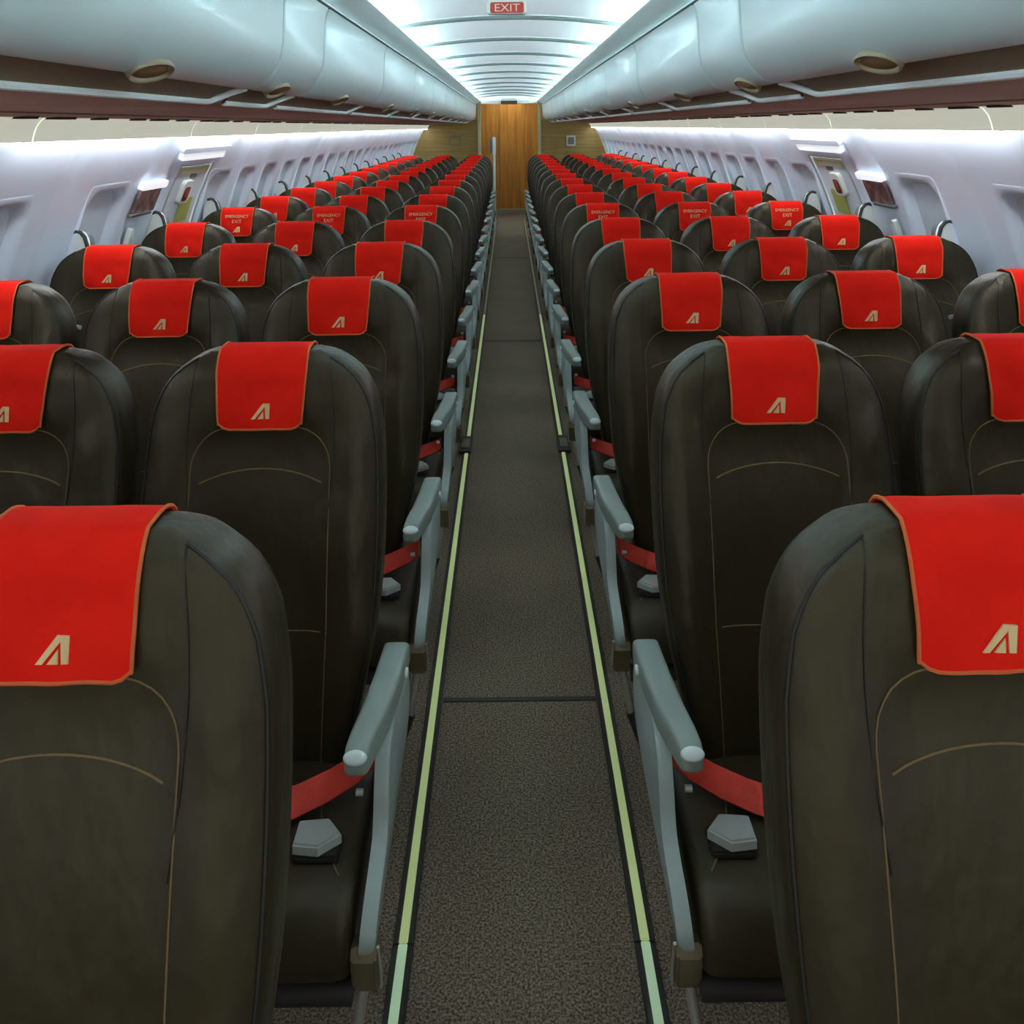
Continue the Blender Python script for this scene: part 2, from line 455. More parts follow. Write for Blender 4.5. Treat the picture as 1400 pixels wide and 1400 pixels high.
for s in (1, -1):
    AISLE[s] = dict(
        armrest=mesh('armrest', *mirx(armrest_data(), s), M['arm'], 50), cap=mesh('end_cap', *mirx(cap_data(), s), M['arm_cap'], 60),
        side=mesh('side_panel', *mirx(side_panel_data(), s), M['side'], 50),
        bracket=mesh('leg_bracket', *mirx(prism(smoothpoly([(-.428, .415), (-.375, .405), (-.362, .36), (-.382, .328), (-.412, .345)], 1),   .214, .250, .004), s), M['bracket'], 40),
        edge=mesh('bracket_edge', *mirx(tube([(.252, -.418, .415), (.253, -.405, .375), (.252, -.392, .335)], .0025, 6), s), M['steel'], True),
        button=mesh('recline_button', *mirx(tube([(.262, -.16, .632), (.2665, -.16, .632)], .008, 12), s), M['arm_cap'], 40),
        bolt=mesh('belt_anchor', *mirx(tube([(.212, -.348, .575), (.222, -.348, .575)], .005, 10), s), M['steel'], 40))
LEG_F = {q: mesh('front_leg', *tube([(0, -.39, .34), (-.016 * q, -.391, .24)], .008, 10), M['steel'], 40) for q in (1, -1)}
LEG_S = {q: mesh('leg_sleeve', *tube([(-.016 * q, -.391, .245), (-.10 * q, -.392, .02), (-.10 * q, -.392, .0)], .012, 10), M['frame'], 40) for q in (1, -1)}
LEG_R = mesh('rear_leg', *tube([(0, -.11, .33), (0, .01, .02), (0, .02, .0)], .012, 10), M['frame'], 40)
FRAME = mesh('seat_frame', *join(tube([(-.212, -.39, .33), (.212, -.39, .33)], .018, 10), tube([(-.212, -.11, .345), (.212, -.11, .345)], .018, 10), box(-.20, .20, -.38, -.10, .335, .362)), M['frame'], 40)
MIDARM = mesh('armrest', *loft([rrect(.229, y, .60, hw, hh) for y, hw, hh in ((-.112, .007, .014), (-.118, .009, .02), (-.30, .009, .02), (-.35, .008, .018), (-.365, .005, .008))]), M['frame'], 50)
MIDARM_L = mesh('armrest', *mirx(loft([rrect(.229, y, .60, hw, hh) for y, hw, hh in ((-.112, .007, .014), (-.118, .009, .02), (-.30, .009, .02), (-.35, .008, .018), (-.365, .005, .008))]), -1), M['frame'], 50)
MIDPOST = {s: mesh('armrest_post', *mirx(tube([(.228, -.10, .36), (.228, -.10, .50), (.229, -.125, .59)], .007, 8), s), M['frame'], 40) for s in (1, -1)}
def shell_data(s):
    # upright rounded plastic fairing on the window side, behind the backrest
    pl = smoothpoly([(.150, .60), (.150, 1.10), (.158, 1.165), (.190, 1.186), (.222, 1.165), (.236, 1.08), (.240, .85), (.238, .60)], 2)
    return [mirx(prism(pl, .115, .150, .006, 2, 'y'), s), mirx(prism([(a * .97 + .205 * .03 , b - .004) for a, b in pl], .150, .185, .004, 2, 'y'), s)]
RIM = {s: mesh('fairing_rim', *mirx(tube([(.150, .118, .9), (.150, .118, 1.09), (.1535, .118, 1.13), (.162, .118, 1.160), (.176, .118, 1.177), (.190, .118, 1.181), (.206, .118, 1.176)], .0075, 8), s), M['rim'], True) for s in (1, -1)}
SHELL = {s: [mesh('side_fairing', *shell_data(s)[0], M['shell_white'], 40), mesh('fairing_back', *shell_data(s)[1], M['shell_grey'], 40)] for s in (1, -1)}
HOOK = {s: mesh('coat_hook', *mirx(tube([(.190, .040, TOP - .125), (.204, .030, TOP - .125), (.209, .028, TOP - .125)], .006, 8), s), M['shell_white'], 40) for s in (1, -1)}

def make_seat(kind, side):
    """kind aisle / middle / window; side -1 = left block (aisle on +x), 1 = right block (aisle on -x)"""
    s = -side
    r = empty('airline_seat')
    b = add('backrest', BK_ME, r); add('stitching', STITCH, b); add('edge_piping', EDGE, b)
    c = add('cushion', CUSH, r); [add('stitching', q, c) for q in CSTITCH]
    add('seat_frame', FRAME, r)
    for x in ((.228 if kind == 'aisle' else .19,) if kind != 'middle' else (.0,)):
        f = add('front_leg', LEG_F[s], r); f.location.x = x * s; add('leg_sleeve', LEG_S[s], f)
        f = add('rear_leg', LEG_R, r); f.location.x = x * s * .6
    add('belt_strap', STRAP[s], r); k = add('belt_buckle', BUCK[s], r); add('buckle_base', TONG[s], k)
    if kind == 'aisle':
        A = AISLE[s]
        a = add('armrest', A['armrest'], r); add('end_cap', A['cap'], a); add('recline_button', A['button'], a)
        add('side_panel', A['side'], r); k = add('leg_bracket', A['bracket'], r); add('bracket_edge', A['edge'], k); add('belt_anchor', A['bolt'], r)
    else:
        # one slim armrest shared with the neighbour towards the aisle
        a = add('armrest', MIDARM if s > 0 else MIDARM_L, r); add('armrest_post', MIDPOST[s], a)
    if kind == 'window':
        k = add('side_fairing', SHELL[-s][0], r); add('fairing_back', SHELL[-s][1], k); add('fairing_rim', RIM[-s], k)
    return r

ORD = ['zeroth', 'first', 'second', 'third', 'fourth', 'fifth', 'sixth', 'seventh', 'eighth', 'ninth', 'tenth', 'eleventh', 'twelfth', 'thirteenth', 'fourteenth', 'fifteenth', 'sixteenth', 'seventeenth', 'eighteenth', 'nineteenth', 'twentieth', 'twenty-first', 'twenty-second', 'twenty-third', 'twenty-fourth', 'twenty-fifth']
def rowname(n):
    if n == 1: return 'nearest row to the camera'
    if n <= 9: return ORD[n] + ' row from the camera'
    k = NROW - n + 1
    return 'last row before the end partition' if k == 1 else ORD[k] + ' row from the end partition'

def copy_tree(o, parent=None):
    c = o.copy(); COL.objects.link(c)
    if parent: c.parent = parent
    for ch in list(o.children): copy_tree(ch, c)
    return c

protos = {}
for n in range(1, NROW + 1):
    y = Z1 + (n - 1) * PITCH
    for i, x in enumerate(SX):
        side = -1 if i < 3 else 1
        kind = ('window', 'middle', 'aisle', 'aisle', 'middle', 'window')[i]
        key = (kind, side)
        if key not in protos: o = protos[key] = make_seat(kind, side)
        else:
            o = copy_tree(protos[key])
            for ch in list(o.children):
                if ch.name.startswith('headrest_cover') or ch.name.startswith('coat_hook'):
                    for g in list(ch.children): bpy.data.objects.remove(g)
                    bpy.data.objects.remove(ch)
        o.location = (x, y, 0)
        v = rnd.randrange(4)
        cv = add('headrest_cover', COVERS[v][0], o); add('piping', COVERS[v][1], cv); add('logo', COVERS[v][2], cv)
        if n == 6: add('lettering', TEXTS[v], cv)
        if n == 3 and kind == 'window': add('coat_hook', HOOK[-side], o)
        where = 'left' if side < 0 else 'right'
        if n == 6: lb = f'dark leather {kind} seat with lettered cover, {where} of the aisle, {rowname(n)}'
        else: lb = f'dark leather {kind} seat {where} of the aisle, {rowname(n)}'
        tag(o, lb, 'seat', 'airline seats in rows')

# ------------------------------------------------------------------ floor
def struct(name, me, label=None, parent=None):
    o = add(name, me, parent)
    if not parent: o['kind'] = 'structure'
    if label: o['label'] = label
    return o
struct('floor', mesh('floor', *box(-1.62, 1.62, YB, 16.2, -.05, 0), M['carpet']), 'brown speckled carpet floor of the cabin')
for i, yy in enumerate((2.377, 6.36, 10.36)):
    struct('trim_%d' % (i + 1), mesh('carpet_joint', *box(-.205, .205, yy - .008, yy + .008, .0, .0025), M['chan']), 'dark joint line across the aisle carpet')

def strip(side, y0, y1, m, label):
    x = .227 * side
    o = empty('floor_path_light', (x, (y0 + y1) / 2, 0)); L = (y1 - y0) / 2 - .0005
    add('channel', mesh('channel', *box(-.020, .020, -L, L, 0, .008, .002), M['chan'], 40), o)
    add('glow_strip', mesh('glow_strip', *box(-.0085, .0085, -L + .0005, L - .0005, .007, .0115, .0015), m, 40), o)
    tag(o, label, 'floor light', 'photoluminescent strips along the aisle')
for s, w in ((-1, 'left'), (1, 'right')):
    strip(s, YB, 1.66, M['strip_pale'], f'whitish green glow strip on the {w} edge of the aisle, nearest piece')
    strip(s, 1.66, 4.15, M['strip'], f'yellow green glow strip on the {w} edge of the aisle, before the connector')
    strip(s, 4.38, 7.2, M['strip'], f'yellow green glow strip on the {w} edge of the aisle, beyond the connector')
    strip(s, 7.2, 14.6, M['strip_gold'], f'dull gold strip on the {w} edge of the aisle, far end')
    c = empty('strip_connector', (s * .236, 4.265, 0))
    add('housing', mesh('housing', *box(-.030, .030, -.105, .105, 0, .014, .004), M['chan'], 40), c)
    add('cover_plate', mesh('cover_plate', *box(-.018, .018, -.06, .06, .013, .017, .0015), M['bracket'], 40), c)
    tag(c, f'small dark connector box in the {w} floor light strip', 'connector', 'strip connectors')

# ------------------------------------------------------------------ side walls and windows
WIN = [.50, 1.21, 1.92, 2.63, 3.345] + [4.655 + .48 * k for k in range(21)]
WA, WH0, WH1 = .148, .90, 1.318   # half width, sill height, head height of the opening
HATCH = (3.985, 4.425)
def wall_pt(side, y, h, off=0.0):
    """off > 0 is into the cabin"""
    r = WALLR - off; a = math.asin((h - WALLC) / WALLR)
    return Vector((side * r * math.cos(a), y, WALLC + r * math.sin(a)))
def ripple(y, h):
    """shallow pillow of the moulded panels: a groove between neighbouring windows"""
    if y < 3.75: c = [.145, .855, 1.565, 2.275, 2.99, 3.66]
    else: c = [3.93, 4.46] + [4.895 + .48 * k for k in range(22)]
    d = min(abs(y - q) for q in c)
    return -.016 * math.exp(-(d / .035) ** 2) * min(max((h - .8) / .3, 0), 1)
def build_wall(side, name):
    ys = set(); y = YB
    while y < YE: ys.add(round(y, 4)); y += .03
    ys.add(YE)
    for w in WIN: ys.update((round(w - WA - .012, 4), round(w + WA + .012, 4)))
    ys.update((HATCH[0], HATCH[1]))
    ys = sorted(ys); ys = [a for i, a in enumerate(ys) if i == 0 or a - ys[i - 1] > 1e-4]
    hs = [0, .2, .4, .6, .75, WH0 - .012, .95, 1.0, 1.05, 1.1, 1.15, 1.2, 1.25, WH1 + .012, 1.35, 1.378, 1.42, 1.46, 1.50, 1.54, 1.57, 1.60]
    V = []; F = []; idx = {}
    for i, y in enumerate(ys):
        for j, h in enumerate(hs):
            idx[i, j] = len(V); V.append(wall_pt(side, y, h, ripple(y, h)))
    for i in range(len(ys) - 1):
        ym = (ys[i] + ys[i + 1]) / 2
        for j in range(len(hs) - 1):
            hm = (hs[j] + hs[j + 1]) / 2
            if WH0 - .012 < hm < WH1 + .012 and any(abs(ym - w) < WA + .012 for w in WIN): continue
            if HATCH[0] < ym < HATCH[1] and .6 < hm < 1.378: continue
            F.append((idx[i, j], idx[i + 1, j], idx[i + 1, j + 1], idx[i, j + 1]))
    o = struct(name, mesh(name, V, F, M['wall'], 'all'), f'pale lilac moulded sidewall on the {"left" if side < 0 else "right"} of the cabin')
    return o
def rrect2(cy, ch, a, b, r, n=6):
    out = []
    for (sy, sh, a0) in ((1, 1, 0), (-1, 1, PI / 2), (-1, -1, PI), (1, -1, 3 * PI / 2)):
        for k in range(n + 1):
            t = a0 + PI / 2 * k / n
            out.append((cy + sy * (a - r) + r * math.cos(t), ch + sh * (b - r) + r * math.sin(t)))
    return out
ch = (WH0 + WH1) / 2; bh = (WH1 - WH0) / 2
wn = 0
for side, nm in ((-1, 'wall_left'), (1, 'wall_right')):
    build_wall(side, nm)
    for k, w in enumerate(WIN):
        wn += 1
        loops = []
        for da, off, r in ((.024, -.016, .03), (.024, .001, .03), (.010, .0035, .075), (.0, -.002, .065), (-.012, -.016, .055), (-.022, -.032, .05), (-.04, -.032, .04)):
            loops.append([wall_pt(side, y, h, off + .6 * ripple(y, h) * (1 if off < .01 else 0)) for y, h in rrect2(w, ch, WA + da, bh + da, r)])
        o = struct('window_%d' % wn, mesh('window_frame', *loft(loops, True, False), M['wall'], 50),
                   f'moulded cabin window with its blind down, {"left" if side < 0 else "right"} wall, {ORD[k + 1] if k < 25 else "last"} from the front')
        rr = rrect2(w, ch, WA - .024, bh - .024, .05)
        bl = [wall_pt(side, y, h, -.028) for y, h in rr]
        add('window_blind', mesh('window_blind', *loft([bl, [wall_pt(side, y, h, -.045) for y, h in rr]]), M['blind'], 40), o)
        hb = [wall_pt(side, w + t * .06, WH0 + .05, -.022) for t in (-1, -.5, 0, .5, 1)]
        add('blind_handle', mesh('blind_handle', *tube(hb, .006, 8), M['blind'], 40), o)

# over-wing exit hatches
def wall_plate(side, y0, y1, h0, h1, off, th, r=.01, n=8):
    """rounded plate that follows the curved wall"""
    pts = rrect2((y0 + y1) / 2, (h0 + h1) / 2, (y1 - y0) / 2, (h1 - h0) / 2, r, 4)
    return loft([[wall_pt(side, y, h, off) for y, h in pts], [wall_pt(side, y, h, off + th) for y, h in pts]])
dn = 0
for side, w in ((-1, 'left'), (1, 'right')):
    dn += 1; y0, y1 = HATCH
    rows = [.6 + .78 * j / 16 for j in range(17)]
    V, F = [], []
    for j, h in enumerate(rows):
        for i in range(2): V.append(wall_pt(side, (y0 + .012, y1 - .012)[i], h if 0 < j < 16 else h + (.008 if j == 0 else -.012), -.006))
    n0 = len(V)
    V += [v + Vector((side * .03, 0, 0)) for v in V[:n0]]
    for j in range(16):
        F.append((2 * j, 2 * j + 1, 2 * j + 3, 2 * j + 2)); F.append((n0 + 2 * j, n0 + 2 * j + 2, n0 + 2 * j + 3, n0 + 2 * j + 1))
        for i in (0, 1): F.append((2 * j + i, 2 * j + 2 + i, n0 + 2 * j + 2 + i, n0 + 2 * j + i))
    F.append((0, 1, n0 + 1, n0)); F.append((32, 33, n0 + 33, n0 + 32))
    d = struct('door_%d' % dn, mesh('door_panel', V, F, M['hatch'], 40), f'over-wing exit hatch in the {w} wall with yellow placard')
    fr = [wall_pt(side, y0, h, 0) for h in rows] + [wall_pt(side, y, 1.378, 0) for y in (y0 + .1, y0 + .2, y0 + .3)] + [wall_pt(side, y1, h, 0) for h in rows[::-1]]
    add('hatch_seal', mesh('hatch_seal', *tube(fr, .0045, 6), M['seal'], 40), d)
    add('header_strip', mesh('header_strip', *wall_plate(side, y0 + .05, y1 - .03, 1.335, 1.362, -.006, .006), M['pale_yellow'], 40), d)
    hc = add('handle_cover', mesh('handle_cover', *wall_plate(side, y0 + .13, y0 + .25, 1.20, 1.305, -.006, .02, .02), M['shell_white'], 40), d)
    add('handle_recess', mesh('handle_recess', *wall_plate(side, y0 + .15, y0 + .215, 1.212, 1.278, .013, .004, .015), M['sign_dark'], 40), hc)
    add('handle_grip', mesh('handle_grip', *wall_plate(side, y0 + .165, y0 + .195, 1.23, 1.272, .016, .005, .008), M['sign_red'], 40), hc)
    add('vent_flap', mesh('vent_flap', *wall_plate(side, y0 + .20, y0 + .275, 1.312, 1.330, -.006, .006, .006), M['shell_grey'], 40), d)
    add('instruction_placard', mesh('instruction_placard', *wall_plate(side, y0 + .20, y0 + .355, 1.10, 1.215, -.006, .004, .008), M['placard_yellow'], 40), d)
    # lamp strip above the hatch
    o = empty('exit_lamp', wall_pt(side, 4.2, 1.43, 0)); o.location.z = 1.43
    me = mesh('lamp_cover', *wall_plate(side, 3.90, 4.47, 1.412, 1.446, .0, .018, .008), M['lamp'], 40); me.transform(Matrix.Translation(-o.location)); add('lamp_cover', me, o)
    me = mesh('lamp_housing', *wall_plate(side, 3.86, 4.51, 1.446, 1.47, .0, .022, .008), M['wall'], 40); me.transform(Matrix.Translation(-o.location)); add('lamp_housing', me, o)
    tag(o, f'white lamp strip on the {w} wall above the exit hatch', 'lamp', 'lamps above the exit hatches')
    # brown safety placard with a white lamp on top
    o = empty('safety_placard', wall_pt(side, 3.74, 1.25, 0))
    for nm, me in (('picture_panel', mesh('picture_panel', *wall_plate(side, 3.625, 3.835, 1.20, 1.302, .0, .012, .008), M['placard_brown'], 40)),
                   ('top_light', mesh('top_light', *wall_plate(side, 3.60, 3.855, 1.303, 1.330, .0, .022, .006), M['lamp'], 40)),
                   ('lower_lip', mesh('lower_lip', *wall_plate(side, 3.60, 3.80, 1.190, 1.201, .0, .018, .004), M['shell_grey'], 40))):
        me.transform(Matrix.Translation(-o.location)); add(nm, me, o)
    tag(o, f'brown safety picture panel with a white lamp on top, {w} wall before the hatch', 'placard', 'safety panels beside the hatches')
    o = empty('wall_handle', wall_pt(side, 3.66, 1.10, 0))
    for nm, me in (('grip', mesh('grip', *wall_plate(side, 3.645, 3.675, 1.06, 1.14, .0, .022, .012), M['shell_white'], 40)), ('screw', mesh('screw', *wall_plate(side, 3.65, 3.67, 1.02, 1.04, .0, .008, .008), M['shell_grey'], 40))):
        me.transform(Matrix.Translation(-o.location)); add(nm, me, o)
    tag(o, f'small white handle on the {w} wall below the brown safety panel', 'handle', 'small wall handles')

# ------------------------------------------------------------------ valance light panels under the bins
VE = [-1.55, -.25, 1.10, 2.49, 3.73, 4.68, 5.68, 6.68, 7.68, 8.68, 9.68, 10.68, 11.68, 12.68, 13.68, 14.66]
for side, w in ((-1, 'left'), (1, 'right')):
    for k in range(len(VE) - 1):
        y0, y1 = VE[k] + .004, VE[k + 1] - .004
        prof = [(1.316, 1.580), (1.326, 1.572), (1.338, 1.556), (1.345, 1.538), (1.349, 1.522), (1.351, 1.511), (1.357, 1.514)]
        n = 10; rings = []
        for i in range(n + 1):
            t = i / n; row = []
            for q, (x, h) in enumerate(prof):
                cut = .0 * (1 - q / 5) if q < 5 else 0           # the ends are cut at a slant
                yy = y0 + (y1 - y0) * t
                yy = min(yy, y1 - cut * .9) if t > .5 else yy
                row.append(Vector((side * (x - .006 * math.sin(PI * t)), yy, h)))
            rings.append(row)
        V, F = loft(rings, False, False)
        bm_n = len(V); V2 = V + [v + Vector((side * .008, 0, .008)) for v in V]
        F2 = F + [tuple(j + bm_n for j in f[::-1]) for f in F]
        m = len(prof)
        for i in range(n):
            for e in (0, m - 1): a, b = i * m + e, (i + 1) * m + e; F2.append((a, b, b + bm_n, a + bm_n))
        for i in (0, n):
            for e in range(m - 1): a, b = i * m + e, i * m + e + 1; F2.append((a, b, b + bm_n, a + bm_n))
        o = empty('valance_light', (side * 1.37, (y0 + y1) / 2, 1.5))
        me = mesh('light_cover', V2, F2, M['valance'], 50); me.transform(Matrix.Translation(-o.location)); add('light_cover', me, o)
        me = mesh('light_edge', *box(side * 1.370 - .015, side * 1.370 + .015, y0 + .02, y1 - .04, 1.5045, 1.5125, .003), M['side_tube'], 40); me.transform(Matrix.Translation(-o.location)); add('light_edge', me, o)
        tag(o, f'cream valance light panel above the {w} windows, {ORD[k + 1]} from the camera end', 'light', 'valance lights along the walls')

# ------------------------------------------------------------------ overhead bins
BE = [-1.51, -.27, .97, 2.13, 2.60] + [3.84 + 1.24 * k for k in range(9)] + [14.62]
FACE = [(.533, 1.893), (.541, 1.875), (.546, 1.84), (.548, 1.79), (.550, 1.745), (.557, 1.705), (.574, 1.672), (.598, 1.648), (.620, 1.637), (.632, 1.635)]
UNDER = [(.632, 1.635), (.645, 1.643), (.665, 1.640), (.682, 1.626), (.692, 1.612), (.700, 1.602)]
def extr(prof, side, ys, th, inset=None):
    rings = []
    for y, f in ys:
        front = [Vector((side * (x + .004 * (1 - f)), y, h + .003 * (1 - f))) for x, h in prof]
        back = [Vector((side * (x + th), y, h + th * .3)) for x, h in prof[::-1]]
        rings.append(front + back)
    return loft(rings)
for side, w in ((-1, 'left'), (1, 'right')):
    for k in range(len(BE) - 1):
        y0, y1 = BE[k], BE[k + 1]
        o = empty('overhead_bin', (side * .6, (y0 + y1) / 2, 1.63))
        def put(nm, data, m, sm=40, parent=None):
            me = mesh(nm, *data, m, sm); me.transform(Matrix.Translation(-o.location))
            return add(nm, me, parent or o)
        e = .004
        ys = [(y0 + e, 0), (y0 + e + .004, .6), (y0 + e + .012, 1), (y1 - e - .012, 1), (y1 - e - .004, .6), (y1 - e, 0)]
        put('bin_door', extr(FACE, side, ys, .03), M['bin'], 60)
        put('grip_recess', extr(UNDER, side, [(y0 + .01, 1), (y1 - .01, 1)], .02), M['bin_under'], 50)
        put('bin_body', prism([(side * x, h) for x, h in ((.57, 1.905), (.585, 1.76), (.62, 1.70), (.70, 1.665), (.72, 1.612), (1.24, 1.612), (1.24, 1.905))], y0 + .006, y1 - .006, 0, 1, 'y'), M['bin'], 40)
        lip = [(side * .699, y0 + .01, 1.605), (side * .699, y1 - .13, 1.605), (side * .695, y1 - .105, 1.606), (side * .664, y1 - .035, 1.628), (side * .640, y1 - .008, 1.638)]
        put('bin_lip', tube(lip, .0075, 8), M['lip'])
        # oval latch in the lower corner of the door
        cy = (y0 + y1) / 2 - .06
        nrm = Vector((-side * .50, 0, -.866)).normalized(); vdir = Vector((-side * .866, 0, .50)).normalized(); c = Vector((side * .612, cy, 1.6405)) + nrm * .003
        def ell(a, b, d, n=28): return [c + Vector((0, 1, 0)) * a * math.cos(t) + vdir * b * math.sin(t) + nrm * d for t in [2 * PI * q / n for q in range(n)]]
        lt = put('latch', loft([ell(.072, .032, -.012), ell(.072, .032, .001), ell(.070, .030, .003), ell(.066, .026, .002), ell(.063, .0235, -.003)], True, True), M['latch_rim'], 50)
        put('latch_cup', loft([ell(.0625, .0230, -.003), ell(.050, .017, -.001), ell(.02, .008, .002), ell(.002, .001, .0022)], True, True), M['latch_cup'], 50, lt)
        tag(o, f'pale grey overhead bin on the {w}, {ORD[k + 1] if k < 20 else "last"} from the camera end, oval latch', 'overhead bin', 'overhead bins')
    # service panel strip under the bins
    ps = [(.705, 1.606), (1.0, 1.597), (1.318, 1.580), (1.318, 1.60), (1.0, 1.610), (.715, 1.612)]
    pn = struct('trim_%d' % (4 if side < 0 else 5), mesh('service_panel', *prism([(side * a, b) for a, b in ps], YB, 14.66, 0, 1, 'y'), M['psu'], 30), f'service panel strip with painted red-brown bounce under the {w} bins')
    y = .2; k = 0
    while y < 14.3:
        L = (.06, .10, .05)[k % 3]
        add('air_slot', mesh('air_slot', *box(side * 1.30 - .022, side * 1.30 + .022, y, y + L, 1.575, 1.584, .002), M['black'], 40), pn)
        y += (.17, .26, .28)[k % 3]; k += 1
    # seam between the service panel rows
    add('panel_seam', mesh('panel_seam', *box(side * 1.16 - .003, side * 1.16 + .003, YB, 14.6, 1.585, 1.590), M['bin_under']), pn)

# ------------------------------------------------------------------ ceiling, coves
RIBS = [-1.98, -.96, .06, 1.08, 2.10, 3.12, 4.14, 5.16, 6.18, 7.20, 8.22, 9.24, 10.26, 11.28, 12.30, 13.32, 14.34]
def ch_(x): return 2.062 - .046 * (abs(x) / .54) ** 2.2 - (.10 * ((abs(x) - .56) / .08) ** 2 if abs(x) > .56 else 0)
V, F = [], []
xs = [-.64 + 1.28 * i / 32 for i in range(33)]
yy = []
for a, b in zip(RIBS, RIBS[1:] + [15.7]):
    for t in (0, .03, .1, .2, .35, .5, .65, .8, .9, .97, .999):
        dz = -.016 * math.exp(-(t / .09) ** 2) + .010 * math.sin(PI * t) if a >= 2 else .006 * math.sin(PI * t)
        yy.append((a + (b - a) * t, dz))
for y, dz in yy:
    for x in xs: V.append(Vector((x, y, ch_(x) + dz)))
nxs = len(xs)
for i in range(len(yy) - 1):
    for j in range(nxs - 1): F.append((i * nxs + j, i * nxs + j + 1, (i + 1) * nxs + j + 1, (i + 1) * nxs + j))
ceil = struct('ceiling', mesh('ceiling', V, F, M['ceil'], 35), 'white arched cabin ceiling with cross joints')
for r in RIBS[1:]:
    pts = [(x, r, ch_(x) - .013) for x in xs]
    add('cross_joint', mesh('cross_joint', *tube(pts, .0105, 8), M['ceil_lip'], True), ceil)
for side, w in ((-1, 'left'), (1, 'right')):
    pl = smoothpoly([(.533, 1.897), (.548, 1.915), (.478, 1.952), (.470, 1.962), (.482, 1.968), (.600, 1.945), (.640, 1.960), (.640, 1.90), (.56, 1.897)], 0)
    r = struct('trim_%d' % (6 if side < 0 else 7), mesh('cove_rail', *prism([(side * a, b) for a, b in pl], YB, 14.66, 0, 1, 'y'), M['rail'], 30), f'grey green cove rail between the {w} bins and ceiling')
    add('shadow_gap', mesh('shadow_gap', *box(side * .5345 - .004, side * .5345 + .004, YB, 14.6, 1.892, 1.8985), M['groove']), r)
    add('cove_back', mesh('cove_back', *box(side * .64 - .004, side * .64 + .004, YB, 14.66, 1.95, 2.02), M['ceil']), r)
    # lamps lie in the trough behind the rail, one for each ceiling panel
    for k, (a, b) in enumerate(zip([YB] + RIBS[2:], RIBS[2:] + [15.2])):
        b = min(b, 14.6)
        o = tag(add('cove_lamp', mesh('cove_lamp', *tube([(0, a - (a + b) / 2 + .01, 0), (0, b - (a + b) / 2 - .01, 0)], .011, 8), M['tube'], True), None, (side * .575, (a + b) / 2, 1.968)),
                f'white fluorescent tube in the {w} ceiling cove, {ORD[k + 1]} from the camera end', 'lamp', 'cove tubes')

# outer closure above and behind the bins, so that no light leaks in
for side, w, nm in ((-1, 'left', 'trim_8'), (1, 'right', 'trim_9')):
    struct(nm, mesh('light_closure', *prism([(side * a, b) for a, b in ((.645, 1.91), (1.42, 1.91), (1.42, 1.61), (1.45, 1.61), (1.45, 1.93), (.645, 1.93))], YB, 14.7, 0, 1, 'y'), M['white_plain']), f'closing panel against light leaks above the {w} bins')

# ------------------------------------------------------------------ far end
def partition(side, nm, w):
    hs = [0, .2, .4, .6, .8, 1.0, 1.1, 1.2, 1.3, 1.4, 1.5, 1.58, 1.66]
    pts = [(side * .50, 0)] + [(side * (wx(h) - .004), h) for h in hs] + [(side * .50, 1.66)]
    return struct(nm, mesh(nm, *prism(pts, 14.70, 14.74, 0, 1, 'y'), M['partition']), f'tan wood grain end partition {w} of the doorway')
pl_ = partition(-1, 'wall_end_left', 'left'); pr_ = partition(1, 'wall_end_right', 'right')
for side, nm, w in ((-1, 'trim_10', 'left'), (1, 'trim_11', 'right')):
    struct(nm, mesh('door_post', *box(min(side * .47, side * .525), max(side * .47, side * .525), 14.66, 14.76, 0, 1.975, .008), M['frame_trim'], 40), f'pale {w} post of the end doorway')
    struct('wall_vestibule_' + w, mesh('vestibule', *box(min(side * .60, side * .62), max(side * .60, side * .62), 14.76, 15.7, 0, 2.05), M['partition']), f'{w} side of the vestibule behind the partition')
struct('trim_12', mesh('door_header', *box(-.47, .47, 14.66, 14.76, 1.915, 1.975, .006), M['white_plain'], 40), 'white header over the end doorway')
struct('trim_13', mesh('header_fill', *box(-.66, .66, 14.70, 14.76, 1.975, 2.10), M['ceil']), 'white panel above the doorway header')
d = struct('door_3', mesh('door_panel', *box(-.175, .62, 15.62, 15.66, .06, 2.05), M['wood'], 40), 'orange brown wood grain door at the end of the aisle')
struct('wall_end', mesh('wall_end', *box(-.62, -.185, 15.56, 15.66, .06, 2.05), M['wood']), 'orange brown wood wall beside the end door')
add('door_seam', mesh('door_seam', *box(-.186, -.174, 15.60, 15.63, .06, 2.05), M['bracket']), d)
struct('baseboard_end', mesh('baseboard_end', *box(-.62, .62, 15.54, 15.62, 0, .085, .006), M['baseboard'], 40), 'grey baseboard below the wood door')
struct('ceiling_vestibule', mesh('ceiling_vestibule', *box(-.64, .64, 14.76, 15.7, 2.06, 2.09), M['vest']), 'white vestibule ceiling with an added glow')

# dark sign on the header
o = empty('header_sign', (-.0, 14.64, 1.94))
add('sign_box', mesh('sign_box', *box(-.135, .135, -.02, .02, -.036, .024, .004), M['sign_dark'], 40), o)
add('sign_top', mesh('sign_top', *box(-.125, .125, -.03, .02, .024, .062, .004), M['sign_white'], 40), o)
tag(o, 'dark sign box with a white top on the doorway header', 'sign')
# exit sign on the ceiling
o = empty('exit_sign', (-.012, 3.70, 2.034))
add('sign_housing', mesh('sign_housing', *box(-.082, .082, -.012, .05, -.024, .040, .006), M['sign_white'], 40), o)
add('sign_face', mesh('sign_face', *box(-.070, .070, -.016, -.010, -.022, .024, .004), M['sign_red'], 40), o)
tv, tf = text_data('EXIT', .046)
tv = [Vector((v.x * 1.15, -.0175, v.y - .015)) for v in tv]
add('lettering', mesh('lettering', tv, tf, mat('exit_letters', (.75, .55, .42), .5)), o)
tag(o, 'red EXIT sign hanging from the ceiling above the aisle', 'sign')
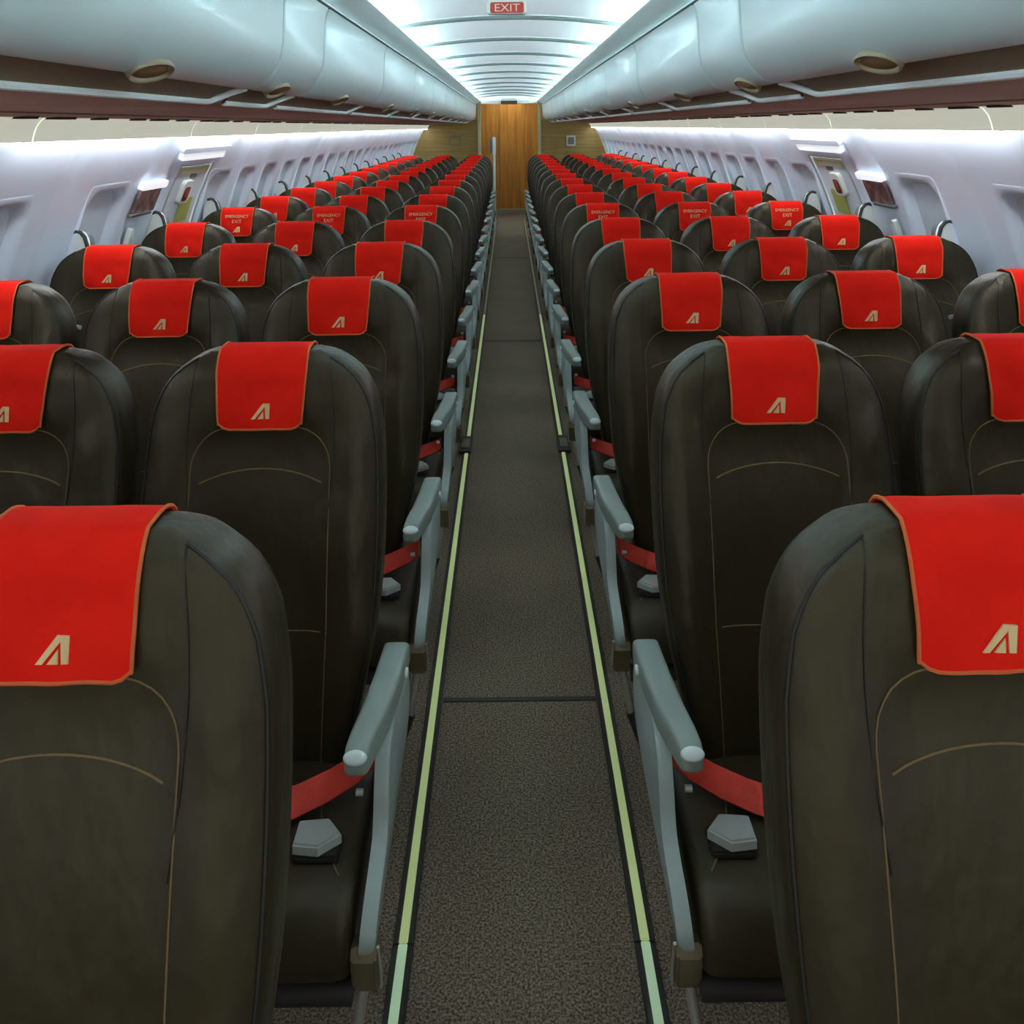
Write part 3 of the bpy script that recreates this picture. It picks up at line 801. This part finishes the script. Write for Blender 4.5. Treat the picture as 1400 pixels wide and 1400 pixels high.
# pale narrow screen at the end of the left seat block
o = empty('crew_seat_screen', (-.232, 13.05, 0))
add('screen_panel', mesh('screen_panel', *box(-.012, .022, -.015, .015, 0, 1.30, .006), M['rail'], 40), o)
add('screen_head', mesh('screen_head', *box(-.020, .028, -.022, .020, 1.12, 1.385, .010), M['shell_white'], 40), o)
add('head_pad', mesh('head_pad', *box(-.062, -.018, -.02, .03, 1.14, 1.375, .010), M['shell_grey'], 40), o)
tag(o, 'pale grey upright screen with a dark pad at the far end of the left seats', 'screen')
# notice plates on the end partition
for side, w, xx, ss, m in ((-1, 'left', -.90, .10, M['bracket']), (1, 'right', 1.02, .075, M['steel'])):
    o = empty('notice_sign', (xx, 14.69, 1.29 if side > 0 else 1.31))
    add('plate', mesh('plate', *box(-ss, ss, -.012, .008, -.085, .085, .006), m, 40), o)
    add('plate_face', mesh('plate_face', *box(-ss * .7, ss * .7, -.016, -.010, -.06, .06, .003), M['shell_grey'] if side > 0 else M['partition'], 40), o)
    tag(o, f'small {"pale grey" if side > 0 else "dull"} notice plate on the {w} end partition', 'plate')

# ------------------------------------------------------------------ light from the rest of the cabin, camera
wd = bpy.data.worlds.new('cabin_ambience'); SC.world = wd; wd.use_nodes = True
wd.node_tree.nodes['Background'].inputs['Color'].default_value = (1.0, .96, .88, 1)
wd.node_tree.nodes['Background'].inputs['Strength'].default_value = .4

cam = bpy.data.cameras.new('camera'); co = bpy.data.objects.new('camera', cam); COL.objects.link(co)
F_PX = 1210.0
cam.sensor_fit = 'HORIZONTAL'; cam.sensor_width = 36; cam.lens = 36 * F_PX / 1400
cam.shift_x = (700 - 695.4) / 1400; cam.shift_y = -(700 - 172.8) / 1400
cam.clip_start = .02; cam.clip_end = 100
co.location = (-.011, 0, 1.54)
ROLL = .0118
co.rotation_euler = (Matrix.Rotation(PI / 2, 4, 'X') @ Matrix.Rotation(-ROLL, 4, 'Z')).to_euler()
SC.camera = co
SC.view_settings.view_transform = 'Standard'; SC.view_settings.look = 'None'
SC.view_settings.exposure = 0.92; SC.view_settings.gamma = 1.0; SC.view_settings.use_curve_mapping = False
SC.cycles.max_bounces = 10; SC.cycles.diffuse_bounces = 6; SC.cycles.use_denoising = True
